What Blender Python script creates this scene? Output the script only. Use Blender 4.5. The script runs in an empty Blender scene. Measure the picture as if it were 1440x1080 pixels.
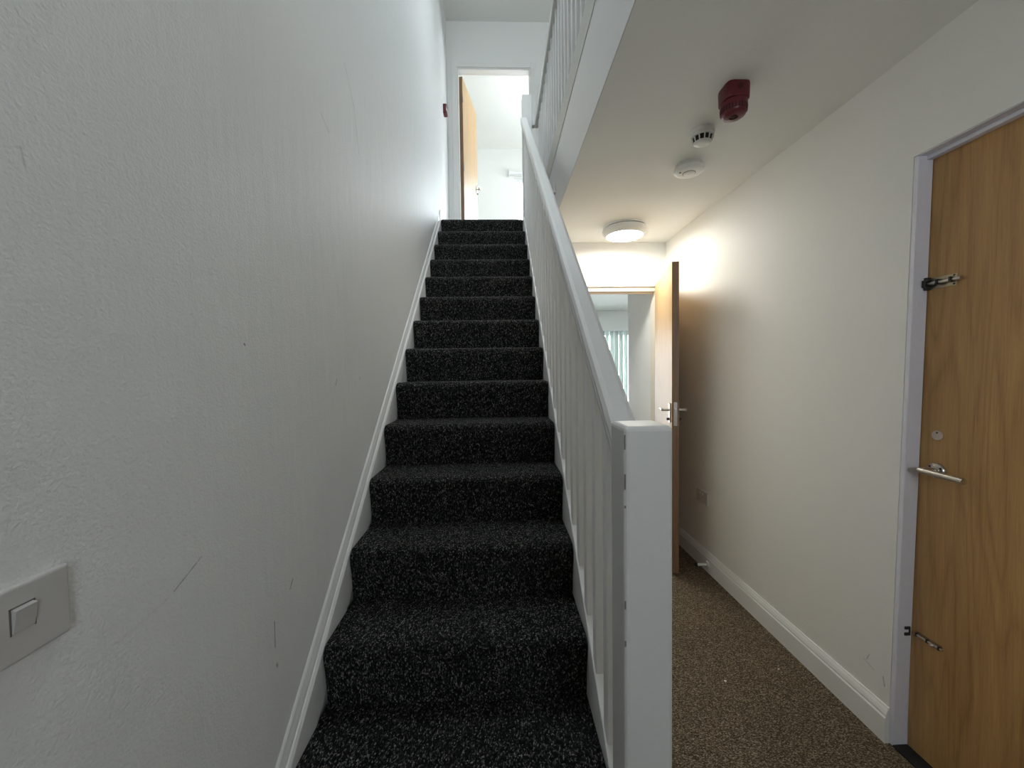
import bpy, bmesh, math, random
from mathutils import Vector, Matrix
random.seed(7)
S = bpy.context.scene
COL = S.collection

# ------------------------------------------------------------------ camera
CAMZ = 1.3711
F_PX = 553.0
RT = Vector((0.99937237, -0.03269517, -0.01363446))
UP = Vector((0.01473168, 0.03355626, 0.99932825))
FW = Vector((0.03221569, 0.9989019, -0.03401686))
cam_d = bpy.data.cameras.new('camera')
cam = bpy.data.objects.new('camera', cam_d)
COL.objects.link(cam)
cam_d.sensor_fit = 'HORIZONTAL'
cam_d.sensor_width = 36.0
cam_d.lens = F_PX / 1440.0 * 36.0
cam_d.clip_start = 0.02
cam.matrix_world = Matrix(((RT.x, UP.x, -FW.x, 0), (RT.y, UP.y, -FW.y, 0), (RT.z, UP.z, -FW.z, CAMZ), (0, 0, 0, 1)))
S.camera = cam

# ------------------------------------------------------------------ world, daylight, exposure
WORLD_STRENGTH = 9.0
LAMP_STRENGTH = 46.0
EXPOSURE = 0.82
w = bpy.data.worlds.new('overcast_sky')
S.world = w
w.use_nodes = True
bg = w.node_tree.nodes['Background']
bg.inputs[0].default_value = (0.84, 0.935, 1.0, 1)
bg.inputs[1].default_value = WORLD_STRENGTH
S.view_settings.view_transform = 'Standard'
S.view_settings.look = 'None'
S.view_settings.gamma = 1.0
S.view_settings.exposure = EXPOSURE
S.view_settings.use_curve_mapping = False
try:
    S.cycles.diffuse_bounces = 6
    S.cycles.max_bounces = 14
except Exception:
    pass


def portal(name, loc, size_x, size_z, flip=False):
    """daylight portal in a window opening (guides sky sampling), facing -Y into the room"""
    d = bpy.data.lights.new(name, 'AREA')
    d.shape = 'RECTANGLE'
    d.size = size_x
    d.size_y = size_z
    d.cycles.is_portal = True
    o = bpy.data.objects.new(name, d)
    o.location = loc
    o.rotation_euler = (math.radians(90 if flip else -90), 0, 0)   # light direction -Y (or +Y)
    COL.objects.link(o)
    return o


# ------------------------------------------------------------------ main dimensions
H = 2.418            # corridor ceiling
U = 2.8746           # upper floor level
UC = 5.52            # upper ceiling
XL = -0.570          # left wall face
XR = 1.396           # right wall face
YB = -1.5            # wall behind the camera
YE = 3.257           # corridor end wall
YU = 4.82            # landing end wall
RISE, GO = 0.195, 0.2298
Y0 = 3.9403          # top nosing
SX0, SX1 = -0.552, 0.264   # carpet width on the stairs
SLOPE = RISE / GO
XF = 0.405           # landing fascia plane


def nose(y):
    return U - (Y0 - y) * SLOPE


# ------------------------------------------------------------------ materials
class NT:
    def __init__(s, name):
        s.m = bpy.data.materials.new(name)
        s.m.use_nodes = True
        s.t = s.m.node_tree
        s.b = s.t.nodes['Principled BSDF']

    def n(s, kind, **kw):
        x = s.t.nodes.new(kind)
        for k, v in kw.items():
            setattr(x, k, v)
        return x

    def l(s, a, b):
        s.t.links.new(a, b)

    def val(s, sock, v):
        if hasattr(v, 'is_linked'):
            s.l(v, sock)
        else:
            sock.default_value = v

    def math(s, op, a, b=0.0, c=None, clamp=False):
        x = s.n('ShaderNodeMath', operation=op)
        x.use_clamp = clamp
        s.val(x.inputs[0], a)
        s.val(x.inputs[1], b)
        if c is not None:
            s.val(x.inputs[2], c)
        return x.outputs[0]

    def coords(s):
        return s.n('ShaderNodeTexCoord').outputs['Object']

    def world_pos(s):
        return s.n('ShaderNodeNewGeometry').outputs['Position']

    def map(s, vec, scale=(1, 1, 1), loc=(0, 0, 0), rot=(0, 0, 0)):
        x = s.n('ShaderNodeMapping')
        s.l(vec, x.inputs[0])
        x.inputs['Scale'].default_value = scale
        x.inputs['Location'].default_value = loc
        x.inputs['Rotation'].default_value = rot
        return x.outputs[0]

    def noise(s, vec, scale, detail=2, rough=0.5, dist=0.0, out=0):
        x = s.n('ShaderNodeTexNoise')
        s.l(vec, x.inputs['Vector'])
        x.inputs['Scale'].default_value = scale
        x.inputs['Detail'].default_value = detail
        x.inputs['Roughness'].default_value = rough
        x.inputs['Distortion'].default_value = dist
        return x.outputs[out]

    def ramp(s, fac, stops):
        x = s.n('ShaderNodeValToRGB')
        s.l(fac, x.inputs[0])
        r = x.color_ramp
        while len(r.elements) < len(stops):
            r.elements.new(0.5)
        for e, (p, c) in zip(r.elements, stops):
            e.position = p
            e.color = (*c, 1) if len(c) == 3 else c
        return x.outputs[0]

    def mix(s, fac, a, b):
        x = s.n('ShaderNodeMix', data_type='RGBA')
        s.val(x.inputs[0], fac)
        s.val(x.inputs[6], a if hasattr(a, 'is_linked') else (*a, 1))
        s.val(x.inputs[7], b if hasattr(b, 'is_linked') else (*b, 1))
        return x.outputs[2]

    def bump(s, h, strength, dist=0.001, normal=None):
        x = s.n('ShaderNodeBump')
        x.inputs['Strength'].default_value = strength
        x.inputs['Distance'].default_value = dist
        s.l(h, x.inputs['Height'])
        if normal is not None:
            s.l(normal, x.inputs['Normal'])
        return x.outputs[0]

    def base(s, c=None, rough=None, metal=None, normal=None, spec=None):
        if c is not None:
            s.val(s.b.inputs['Base Color'], c if hasattr(c, 'is_linked') else (*c, 1))
        if rough is not None:
            s.val(s.b.inputs['Roughness'], rough)
        if metal is not None:
            s.b.inputs['Metallic'].default_value = metal
        if spec is not None:
            s.b.inputs['Specular IOR Level'].default_value = spec
        if normal is not None:
            s.l(normal, s.b.inputs['Normal'])
        return s.m


def segment_mask(k, pos, axes, p, q, width):
    """1 on a thin mark drawn between p and q (metres, two chosen axes), 0 elsewhere"""
    sep = k.n('ShaderNodeSeparateXYZ')
    k.l(pos, sep.inputs[0])
    a, b = sep.outputs[axes[0]], sep.outputs[axes[1]]
    dx, dy = q[0] - p[0], q[1] - p[1]
    L2 = dx * dx + dy * dy
    ax = k.math('SUBTRACT', a, p[0])
    ay = k.math('SUBTRACT', b, p[1])
    t = k.math('ADD', k.math('MULTIPLY', ax, dx / L2), k.math('MULTIPLY', ay, dy / L2), clamp=True)
    ex = k.math('SUBTRACT', ax, k.math('MULTIPLY', t, dx))
    ey = k.math('SUBTRACT', ay, k.math('MULTIPLY', t, dy))
    d = k.math('SQRT', k.math('ADD', k.math('MULTIPLY', ex, ex), k.math('MULTIPLY', ey, ey)))
    return k.math('SUBTRACT', 1.0, k.math('DIVIDE', d, width), clamp=True)


def wall_paint(name, col=(0.78, 0.78, 0.76), rough=0.5, peel=0.25, scuffs=(), axes=(1, 2), streak=False):
    k = NT(name)
    pos = k.world_pos()
    grain = k.noise(pos, 190, 3, 0.55)
    nrm = k.bump(grain, peel, 0.003)
    big = k.noise(pos, 5, 3, 0.5)
    c = k.mix(k.math('MULTIPLY', big, 0.10), col, tuple(v * 0.82 for v in col))
    r = rough
    if streak:
        sv = k.map(pos, (1, 9, 2.2))
        sn = k.noise(sv, 1.6, 4, 0.6)
        nrm = k.bump(sn, 0.22, 0.02, nrm)
        r = k.math('ADD', rough - 0.07, k.math('MULTIPLY', sn, 0.14))
    if scuffs:
        jitter = k.noise(pos, 60, 2, 0.5)
        for (p, q, wd, dark) in scuffs:
            mk = segment_mask(k, pos, axes, p, q, wd)
            mk = k.math('MULTIPLY', mk, k.math('MULTIPLY', jitter, 2.0 * dark), clamp=True)
            c = k.mix(mk, c, (0.10, 0.085, 0.07))
    return k.base(c, r, normal=nrm, spec=0.5)


def simple(name, col, rough=0.5, metal=0.0, spec=0.5, peel=0.0, pscale=120, var=0.0):
    k = NT(name)
    pos = k.world_pos()
    nz = k.noise(pos, pscale, 2, 0.5)
    c = k.mix(k.math('MULTIPLY', nz, var), col, tuple(v * 0.6 for v in col))
    nrm = k.bump(nz, peel, 0.001) if peel else None
    return k.base(c, rough, metal, nrm, spec)


def oak(name, dark, light, along='Z', gloss=0.42):
    k = NT(name)
    pos = k.coords()
    sc = (5.2, 5.2, 0.42)
    v = k.map(pos, sc)
    n1 = k.noise(v, 1.55, 2, 0.45, 0.25)
    rings = k.math('FRACT', k.math('MULTIPLY', n1, 10.0))
    rings = k.math('ABSOLUTE', k.math('SUBTRACT', k.math('MULTIPLY', rings, 2.0), 1.0))
    rings = k.math('POWER', rings, 2.2)
    fine = k.noise(k.map(pos, (260, 260, 7)), 1.0, 4, 0.7)
    mid = k.noise(k.map(pos, (40, 40, 1.6)), 1.0, 2, 0.5)
    f = k.math('ADD', k.math('MULTIPLY', rings, 0.17), k.math('ADD', k.math('MULTIPLY', fine, 0.62), k.math('MULTIPLY', mid, 0.38)))
    c = k.ramp(f, [(0.25, light), (0.62, tuple((a + b) / 2 for a, b in zip(light, dark))), (0.92, dark)])
    nrm = k.bump(fine, 0.12, 0.0006)
    return k.base(c, gloss, normal=nrm)


def fleck_carpet(name):
    k = NT(name)
    pos = k.world_pos()
    sep = k.n('ShaderNodeSeparateXYZ')
    k.l(pos, sep.inputs[0])
    v = k.math('ADD', sep.outputs[1], sep.outputs[2])
    cmb = k.n('ShaderNodeCombineXYZ')
    wob = k.noise(pos, 60, 2, 0.5)
    k.l(k.math('ADD', k.math('MULTIPLY', sep.outputs[0], 400), k.math('MULTIPLY', wob, 3.0)), cmb.inputs[0])
    k.l(k.math('ADD', k.math('MULTIPLY', v, 215), k.math('MULTIPLY', wob, 2.0)), cmb.inputs[1])
    vo = k.n('ShaderNodeTexVoronoi', voronoi_dimensions='2D')
    k.l(cmb.outputs[0], vo.inputs['Vector'])
    vo.inputs['Scale'].default_value = 1.0
    vo.inputs['Randomness'].default_value = 1.0
    cs = k.n('ShaderNodeSeparateColor')
    k.l(vo.outputs['Color'], cs.inputs[0])
    c = k.ramp(cs.outputs[0], [(0.0, (0.003, 0.003, 0.0035)), (0.55, (0.007, 0.007, 0.0075)), (0.75, (0.024, 0.0235, 0.023)),
                               (0.90, (0.060, 0.058, 0.055)), (1.0, (0.24, 0.23, 0.21))])
    hgt = k.math('SUBTRACT', 1.0, vo.outputs['Distance'])
    fz = k.noise(pos, 420, 2, 0.6)
    nrm = k.bump(k.math('ADD', hgt, fz), 0.8, 0.004)
    m = k.base(c, 0.95, normal=nrm, spec=0.1)
    tint = k.ramp(cs.outputs[0], [(0.0, (0.015, 0.015, 0.016)), (0.58, (0.05, 0.05, 0.05)), (0.84, (0.36, 0.355, 0.34)), (1.0, (1.0, 0.98, 0.93))])
    k.l(tint, k.b.inputs['Sheen Tint'])
    k.b.inputs['Sheen Weight'].default_value = 0.50
    k.b.inputs['Sheen Roughness'].default_value = 0.45
    return m


def loop_carpet(name):
    k = NT(name)
    pos = k.world_pos()
    v = k.map(pos, (230, 380, 1), rot=(0, 0, math.radians(32)))
    vo = k.n('ShaderNodeTexVoronoi', voronoi_dimensions='2D')
    k.l(v, vo.inputs['Vector'])
    vo.inputs['Scale'].default_value = 1.0
    vo.inputs['Randomness'].default_value = 0.7
    cs = k.n('ShaderNodeSeparateColor')
    k.l(vo.outputs['Color'], cs.inputs[0])
    c = k.ramp(cs.outputs[0], [(0.0, (0.065, 0.043, 0.025)), (0.45, (0.165, 0.12, 0.076)), (0.8, (0.30, 0.23, 0.155)), (1.0, (0.55, 0.45, 0.33))])
    patch = k.noise(pos, 4, 3, 0.5)
    c = k.mix(k.math('MULTIPLY', patch, 0.35), c, (0.06, 0.043, 0.028))
    nrm = k.bump(k.math('SUBTRACT', 1.0, vo.outputs['Distance']), 0.9, 0.005)
    return k.base(c, 0.95, normal=nrm, spec=0.1)


def pane_glass(name):
    k = NT(name)
    tr = k.n('ShaderNodeBsdfTransparent')
    gl = k.n('ShaderNodeBsdfGlossy')
    gl.inputs['Roughness'].default_value = 0.02
    fr = k.n('ShaderNodeFresnel')
    fr.inputs['IOR'].default_value = 1.45
    mx = k.n('ShaderNodeMixShader')
    k.l(fr.outputs[0], mx.inputs[0])
    k.l(tr.outputs[0], mx.inputs[1])
    k.l(gl.outputs[0], mx.inputs[2])
    out = [x for x in k.t.nodes if x.type == 'OUTPUT_MATERIAL'][0]
    k.l(mx.outputs[0], out.inputs[0])
    return k.m


def blind_fabric(name):
    k = NT(name)
    wv = k.noise(k.map(k.world_pos(), (300, 300, 300)), 1.0, 2, 0.5)
    c = k.mix(k.math('MULTIPLY', wv, 0.2), (0.62, 0.68, 0.64), (0.5, 0.56, 0.52))
    tl = k.n('ShaderNodeBsdfTranslucent')
    k.l(c, tl.inputs[0])
    mx = k.n('ShaderNodeMixShader')
    mx.inputs[0].default_value = 0.16
    k.base(c, 0.85)
    k.l(k.b.outputs[0], mx.inputs[1])
    k.l(tl.outputs[0], mx.inputs[2])
    out = [x for x in k.t.nodes if x.type == 'OUTPUT_MATERIAL'][0]
    k.l(mx.outputs[0], out.inputs[0])
    return k.m


def lamp_glow(name, col, strength):
    k = NT(name)
    k.base((0.9, 0.9, 0.88), 0.4)
    k.b.inputs['Emission Color'].default_value = (*col, 1)
    k.b.inputs['Emission Strength'].default_value = strength
    return k.m


LEFT_SCUFFS = [((0.690, 0.996), (0.754, 1.026), 0.0020, 0.55), ((0.981, 0.753), (0.980, 0.688), 0.0028, 0.8),
               ((0.984, 0.640), (0.987, 0.634), 0.006, 0.6), ((1.057, 0.793), (1.072, 0.812), 0.003, 0.7),
               ((1.338, 2.221), (1.390, 2.195), 0.010, 0.14), ((0.902, 1.439), (0.906, 1.437), 0.003, 0.9),
               ((0.587, 0.976), (0.675, 0.990), 0.004, 0.08), ((1.389, 1.328), (1.400, 1.350), 0.004, 0.6),
               ((1.628, 1.350), (1.632, 1.346), 0.004, 0.5), ((0.500, 1.648), (0.504, 1.626), 0.0018, 0.2),
               ((1.558, 2.547), (1.64, 2.45), 0.006, 0.2), ((1.64, 2.45), (1.69, 2.28), 0.006, 0.2)]
RIGHT_SCUFFS = [((1.365, 0.226), (1.359, 0.196), 0.004, 0.6), ((1.444, 0.239), (1.40, 0.225), 0.003, 0.35),
                ((1.42, 0.27), (1.43, 0.245), 0.003, 0.4)]
M = {
    'wall_left': wall_paint('glossy_white_emulsion', (0.84, 0.84, 0.825), 0.50, 0.55, LEFT_SCUFFS, (1, 2), True),
    'wall_right': wall_paint('matt_white_emulsion', (0.86, 0.85, 0.815), 0.6, 0.2, RIGHT_SCUFFS, (1, 2)),
    'wall': wall_paint('white_emulsion', (0.87, 0.87, 0.85), 0.6, 0.15),
    'ceiling': wall_paint('ceiling_emulsion', (0.85, 0.85, 0.815), 0.75, 0.3),
    'gloss': simple('white_gloss_paint', (0.64, 0.632, 0.61), 0.38, peel=0.08, pscale=90, var=0.12),
    'satin': simple('white_satin_trim', (0.86, 0.855, 0.835), 0.42, peel=0.05, pscale=70, var=0.08),
    'jamb': simple('lilac_white_reveal_paint', (0.80, 0.79, 0.86), 0.5, peel=0.15, pscale=110, var=0.15),
    'stair_carpet': fleck_carpet('black_fleck_carpet'),
    'floor_carpet': loop_carpet('brown_loop_carpet'),
    'oak_dark': oak('golden_oak_veneer', (0.25, 0.115, 0.034), (0.62, 0.37, 0.145)),
    'oak_light': oak('pale_oak_veneer', (0.46, 0.27, 0.11), (0.66, 0.44, 0.22)),
    'oak_edge': oak('oak_door_edge', (0.16, 0.09, 0.045), (0.30, 0.18, 0.10)),
    'lining': simple('cream_door_lining', (0.84, 0.76, 0.64), 0.5, var=0.15),
    'steel': simple('brushed_steel', (0.62, 0.58, 0.53), 0.28, 1.0, pscale=300, var=0.2),
    'brass': simple('aged_brass_plate', (0.55, 0.47, 0.34), 0.35, 1.0, pscale=200, var=0.4),
    'black_metal': simple('tarnished_dark_metal', (0.06, 0.055, 0.05), 0.45, 0.6, pscale=200, var=0.3),
    'black': simple('black_rubber', (0.012, 0.012, 0.012), 0.7, var=0.2),
    'red': simple('fire_alarm_red_plastic', (0.125, 0.010, 0.018), 0.33, var=0.1),
    'red_dark': simple('dark_red_slot', (0.05, 0.004, 0.006), 0.6),
    'plastic': simple('white_plastic', (0.78, 0.775, 0.75), 0.35, var=0.03),
    'switch': simple('grubby_white_switch_plastic', (0.60, 0.575, 0.55), 0.4, pscale=14, var=0.12),
    'disc': simple('putty_disc', (0.66, 0.55, 0.47), 0.6, pscale=300, var=0.4),
    'glow': lamp_glow('lamp_diffuser_glow', (1.0, 0.985, 0.90), LAMP_STRENGTH),
    'glass': pane_glass('window_glass'),
    'upvc': simple('white_upvc', (0.85, 0.86, 0.87), 0.3),
    'blind': blind_fabric('blind_slat_fabric'),
    'lino': simple('pale_vinyl_floor', (0.55, 0.50, 0.44), 0.5, var=0.2),
    'cream': simple('cream_eggshell_trim', (0.50, 0.49, 0.43), 0.55, peel=0.1, var=0.1),
    'nickel': simple('satin_nickel', (0.85, 0.83, 0.80), 0.45, 0.7, pscale=200, var=0.1),
    'crumb': simple('pale_paper_scrap', (0.8, 0.72, 0.55), 0.8),
    'chip': simple('bare_chipped_edge', (0.17, 0.155, 0.14), 0.8),
}

# ------------------------------------------------------------------ mesh helpers


def box(bm, x0, x1, y0, y1, z0, z1):
    vs = [bm.verts.new((x, y, z)) for x in (x0, x1) for y in (y0, y1) for z in (z0, z1)]
    for f in ((0, 1, 3, 2), (4, 6, 7, 5), (0, 4, 5, 1), (2, 3, 7, 6), (0, 2, 6, 4), (1, 5, 7, 3)):
        bm.faces.new([vs[i] for i in f])
    return vs


def prism(bm, poly, axis, a, b):
    """poly of 2-tuples extruded along axis from a to b; axis 'x' -> (y,z), 'y' -> (x,z), 'z' -> (x,y)"""
    def P(p, t):
        return {'x': (t, p[0], p[1]), 'y': (p[0], t, p[1]), 'z': (p[0], p[1], t)}[axis]
    A = [bm.verts.new(P(p, a)) for p in poly]
    B = [bm.verts.new(P(p, b)) for p in poly]
    n = len(poly)
    bm.faces.new(A)
    bm.faces.new(list(reversed(B)))
    for i in range(n):
        bm.faces.new((A[i], A[(i + 1) % n], B[(i + 1) % n], B[i]))


def lathe(bm, prof, c, axis='z', seg=40, power=None):
    """prof: list of (radius, height); revolve about axis through c; power -> squircle rows where given"""
    rings = []
    for i, (r, h) in enumerate(prof):
        ring = []
        for s in range(seg):
            a = 2 * math.pi * s / seg
            ca, sa = math.cos(a), math.sin(a)
            k = 1.0
            if power and power[i] > 2:
                k = 1.0 / (abs(ca) ** power[i] + abs(sa) ** power[i]) ** (1 / power[i])
            u, v = r * k * ca, r * k * sa
            co = {'z': (u, v, h), 'x': (h, u, v), 'y': (u, h, v)}[axis]
            ring.append(bm.verts.new((c[0] + co[0], c[1] + co[1], c[2] + co[2])))
        rings.append(ring)
    for A, B in zip(rings, rings[1:]):
        for s in range(seg):
            bm.faces.new((A[s], A[(s + 1) % seg], B[(s + 1) % seg], B[s]))
    bm.faces.new(rings[0])
    bm.faces.new(list(reversed(rings[-1])))


def tube(bm, pts, r, seg=14):
    """round bar through a list of points"""
    pts = [Vector(p) for p in pts]
    rings = []
    for i, p in enumerate(pts):
        d = (pts[min(i + 1, len(pts) - 1)] - pts[max(i - 1, 0)]).normalized()
        up = Vector((0, 0, 1)) if abs(d.z) < 0.9 else Vector((0, 1, 0))
        s = d.cross(up).normalized()
        t = s.cross(d)
        rings.append([bm.verts.new(p + r * (math.cos(a) * s + math.sin(a) * t)) for a in [2 * math.pi * j / seg for j in range(seg)]])
    for A, B in zip(rings, rings[1:]):
        for j in range(seg):
            bm.faces.new((A[j], A[(j + 1) % seg], B[(j + 1) % seg], B[j]))
    bm.faces.new(rings[0])
    bm.faces.new(list(reversed(rings[-1])))


def wpos(o):
    v = Vector((0, 0, 0))
    while o:
        v += o.location
        o = o.parent
    return v


def link(name, bm, mat, parent=None, bevel=0.0, seg=2, smooth=False, origin=None, label=None):
    """bmesh in WORLD coordinates -> one mesh object; origin moves the object's own origin"""
    bmesh.ops.recalc_face_normals(bm, faces=bm.faces[:])
    base = wpos(parent) if parent else Vector((0, 0, 0))
    org = Vector(origin) if origin is not None else base
    bmesh.ops.translate(bm, verts=bm.verts[:], vec=-org)
    me = bpy.data.meshes.new(name)
    bm.to_mesh(me)
    bm.free()
    me.materials.append(mat)
    if smooth:
        for p in me.polygons:
            p.use_smooth = True
    o = bpy.data.objects.new(name, me)
    COL.objects.link(o)
    o.parent = parent
    o.location = org - base
    if bevel:
        b = o.modifiers.new('edge', 'BEVEL')
        b.width = bevel
        b.segments = seg
        b.limit_method = 'ANGLE'
        b.angle_limit = math.radians(35)
    if smooth:
        e = o.modifiers.new('split', 'EDGE_SPLIT')
        e.split_angle = math.radians(38)
    if label:
        o['label'] = label
    return o


def B(*args):
    bm = bmesh.new()
    for a in (args if isinstance(args[0], (tuple, list)) else (args,)):
        box(bm, *a)
    return bm


def thing(name, loc, label=None, cat=None, group=None, kind=None):
    o = bpy.data.objects.new(name, None)
    o.empty_display_size = 0.05
    o.location = loc
    COL.objects.link(o)
    tag(o, label, cat, group, kind)
    return o


def tag(o, label=None, cat=None, group=None, kind=None):
    for k, v in (('label', label), ('category', cat), ('group', group), ('kind', kind)):
        if v:
            o[k] = v
    return o


def struct(name, bm, mat, label, cat, **kw):
    return tag(link(name, bm, mat, **kw), label, cat, None, 'structure')


# ------------------------------------------------------------------ the setting: floors
struct('floor', B(XL - 0.1, 3.3, YB - 0.1, 7.1, -0.12, 0.0), M['floor_carpet'],
       'brown loop-pile carpet floor running along the corridor', 'floor')
# slab between the storeys: corridor ceiling (white underside)
struct('ceiling', B((XF, XR, YB, YE, H, U - 0.02), (XF, 3.3, YE, 7.6, H, U - 0.02), (XL, XF, Y0 + 0.13, 7.6, H, U - 0.02), (XL, XF, YB, 0.05, H, U - 0.02)),
       M['ceiling'], 'off-white ceiling over the corridor beside the stairs', 'ceiling')
struct('floor_upper_room', B(XL - 0.6, 2.6, YU + 0.05, 7.5, U - 0.02, U), M['lino'], 'pale floor of the bright upstairs room', 'floor')
bm = B((XF + 0.002, XR, YB, 3.98, U - 0.02, U), (XL, XF + 0.002, YB, 0.05, U - 0.02, U), (XL, XR, Y0 + 0.16, YU + 0.05, U - 0.02, U))
struct('floor_landing', bm, M['stair_carpet'], 'dark carpeted landing floor at the head of the stairs', 'floor')
KX0, KX1, KY0, KY1 = -0.45, 0.30, 2.0, 3.4          # added rooflight out of view, fill daylight for the stairwell
struct('ceiling_upper', B((XL - 0.7, 2.7, YB - 0.1, KY0, UC, UC + 0.1), (XL - 0.7, 2.7, KY1, 7.6, UC, UC + 0.1), (XL - 0.7, KX0, KY0, KY1, UC, UC + 0.1), (KX1, 2.7, KY0, KY1, UC, UC + 0.1)),
       M['ceiling'], 'white ceiling high over the stairwell and landing', 'ceiling')

# walls
struct('wall_left', B(XL - 0.1, XL, YB, YU, 0, UC), M['wall_left'],
       'tall scuffed white wall on the left of the stairs', 'wall')
bm = bmesh.new()
DT = 2.066                                  # head of the door recess
prism(bm, [(1.344, 0), (YE, 0), (YE, H), (1.295, H), (1.295, DT)], 'x', XR, XR + 0.12)
prism(bm, [(0.45, DT), (1.295, DT), (1.295, H), (0.45, H)], 'x', XR, XR + 0.12)
prism(bm, [(YB, 0), (0.45, 0), (0.45, H), (YB, H)], 'x', XR, XR + 0.12)
struct('wall_right', bm, M['wall_right'], 'off-white corridor wall on the right with the brown door in it', 'wall')
GX0, GX1, GZ0, GZ1 = -0.25, 1.05, 4.05, 5.05      # added landing window behind the camera, for fill light
FX0, FX1, FZ1 = 0.10, 1.02, 2.10                  # added front door below it, glazed to let fill light into the hall
struct('wall_back', B((XL - 0.1, GX0, YB - 0.1, YB, U, UC), (GX1, XR + 0.1, YB - 0.1, YB, U, UC), (GX0, GX1, YB - 0.1, YB, U, GZ0), (GX0, GX1, YB - 0.1, YB, GZ1, UC),
                      (XL - 0.1, FX0, YB - 0.1, YB, 0, U), (FX1, XR + 0.1, YB - 0.1, YB, 0, U), (FX0, FX1, YB - 0.1, YB, FZ1, U)),
       M['wall'], 'white wall at the near end of the hall', 'wall')
struct('wall_upper_right', B(XR, XR + 0.1, YB, YU, U, UC), M['wall'], 'white landing wall seen through the upper balusters', 'wall')

# corridor end wall with the open doorway
OX0, OX1, OT = 0.52, 1.335, 2.045
struct('wall_corridor_end', B((0.30, OX0, YE, YE + 0.1, 0, H), (OX1, XR, YE, YE + 0.1, 0, H), (OX0, OX1, YE, YE + 0.1, OT, H)),
       M['wall'], 'white end wall of the corridor above and around the open doorway', 'wall')
# spandrel panel below the stair string
bm = bmesh.new()
prism(bm, [(0.80, 0), (YE + 0.1, 0), (YE + 0.1, nose(YE + 0.1) - 0.26), (0.80, nose(0.80) - 0.17)], 'x', 0.285, 0.30)
struct('wall_spandrel', bm, M['wall'], 'white panel closing the space under the stairs', 'wall')

# landing end wall with doorway
UX0, UX1, UT = -0.462, 0.436, 4.990
struct('wall_landing_end', B((XL - 0.1, UX0, YU, YU + 0.1, U, UC), (UX1, XR, YU, YU + 0.1, U, UC), (UX0, UX1, YU, YU + 0.1, UT, UC)),
       M['wall'], 'white wall with the bright doorway at the top of the stairs', 'wall')

# upper room
struct('wall_upper_room_left', B(XL - 0.6, XL - 0.5, YU + 0.1, 7.5, U, UC), M['wall'], 'white side wall of the bright upstairs room', 'wall')
VY0, VY1, VZ0, VZ1 = 6.1, 6.9, 3.55, 5.00        # added unseen side window that brightens the upstairs room
struct('wall_upper_room_right', B((2.5, 2.6, YU + 0.1, VY0, U, UC), (2.5, 2.6, VY1, 7.5, U, UC), (2.5, 2.6, VY0, VY1, U, VZ0), (2.5, 2.6, VY0, VY1, VZ1, UC)), M['wall'], 'white far side wall of the upstairs room', 'wall')
WX0, WX1, WZ0, WZ1 = 0.335, 2.15, 3.45, 4.985
struct('wall_upper_room_far', B((XL - 0.6, WX0, 7.5, 7.62, U, UC), (WX1, 2.6, 7.5, 7.62, U, UC), (WX0, WX1, 7.5, 7.62, U, WZ0), (WX0, WX1, 7.5, 7.62, WZ1, UC)),
       M['wall'], 'white window wall of the upstairs room', 'wall')
struct('wall_upper_room_near', B((XL - 0.6, XL - 0.1, YU, YU + 0.1, U, UC), (XR, 2.6, YU, YU + 0.1, U, UC)), M['wall'],
       'white wall beside the upstairs doorway', 'wall')

w4 = thing('fill_window_side', (2.55, (VY0 + VY1) / 2, VZ0), 'added white-framed side window giving the upstairs room fill daylight', 'window', None, 'structure')
link('window_frame', B((2.52, 2.58, VY0, VY0 + 0.06, VZ0, VZ1), (2.52, 2.58, VY1 - 0.06, VY1, VZ0, VZ1), (2.52, 2.58, VY0 + 0.06, VY1 - 0.06, VZ0, VZ0 + 0.06), (2.52, 2.58, VY0 + 0.06, VY1 - 0.06, VZ1 - 0.06, VZ1)), M['upvc'], w4)
link('pane', B(2.546, 2.554, VY0 + 0.06, VY1 - 0.06, VZ0 + 0.06, VZ1 - 0.06), M['glass'], w4)
_p = portal('portal_fill_side', (2.62, (VY0 + VY1) / 2, (VZ0 + VZ1) / 2), VZ1 - VZ0, VY1 - VY0)
_p.rotation_euler = (0, math.radians(90), 0)      # light direction -X

# lounge beyond the corridor
struct('wall_lounge_near', B((1.317, 1.43, YE + 0.103, 3.975, 0, H), (1.43, 3.3, 3.875, 3.975, 0, H), (-0.7, 0.30, YE + 0.05, YE + 0.15, 0, 2.05)), M['wall'],
       'plain white wall just inside the room beyond the corridor', 'wall')
LX0, LX1, LZ0, LZ1 = 0.75, 2.75, 0.25, 2.04
struct('wall_lounge_far', B((-0.7, LX0, 7.0, 7.12, 0, H), (LX1, 3.3, 7.0, 7.12, 0, H), (LX0, LX1, 7.0, 7.12, 0, LZ0), (LX0, LX1, 7.0, 7.12, LZ1, H)),
       M['wall'], 'white window wall of the room beyond the corridor', 'wall')
struct('wall_lounge_left', B(-0.8, -0.7, YE, 7.12, 0, H), M['wall'], 'white left wall of the room beyond the corridor', 'wall')
struct('wall_lounge_right', B(3.3, 3.4, 3.8, 7.12, 0, H), M['wall'], 'white right wall of the room beyond the corridor', 'wall')


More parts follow.
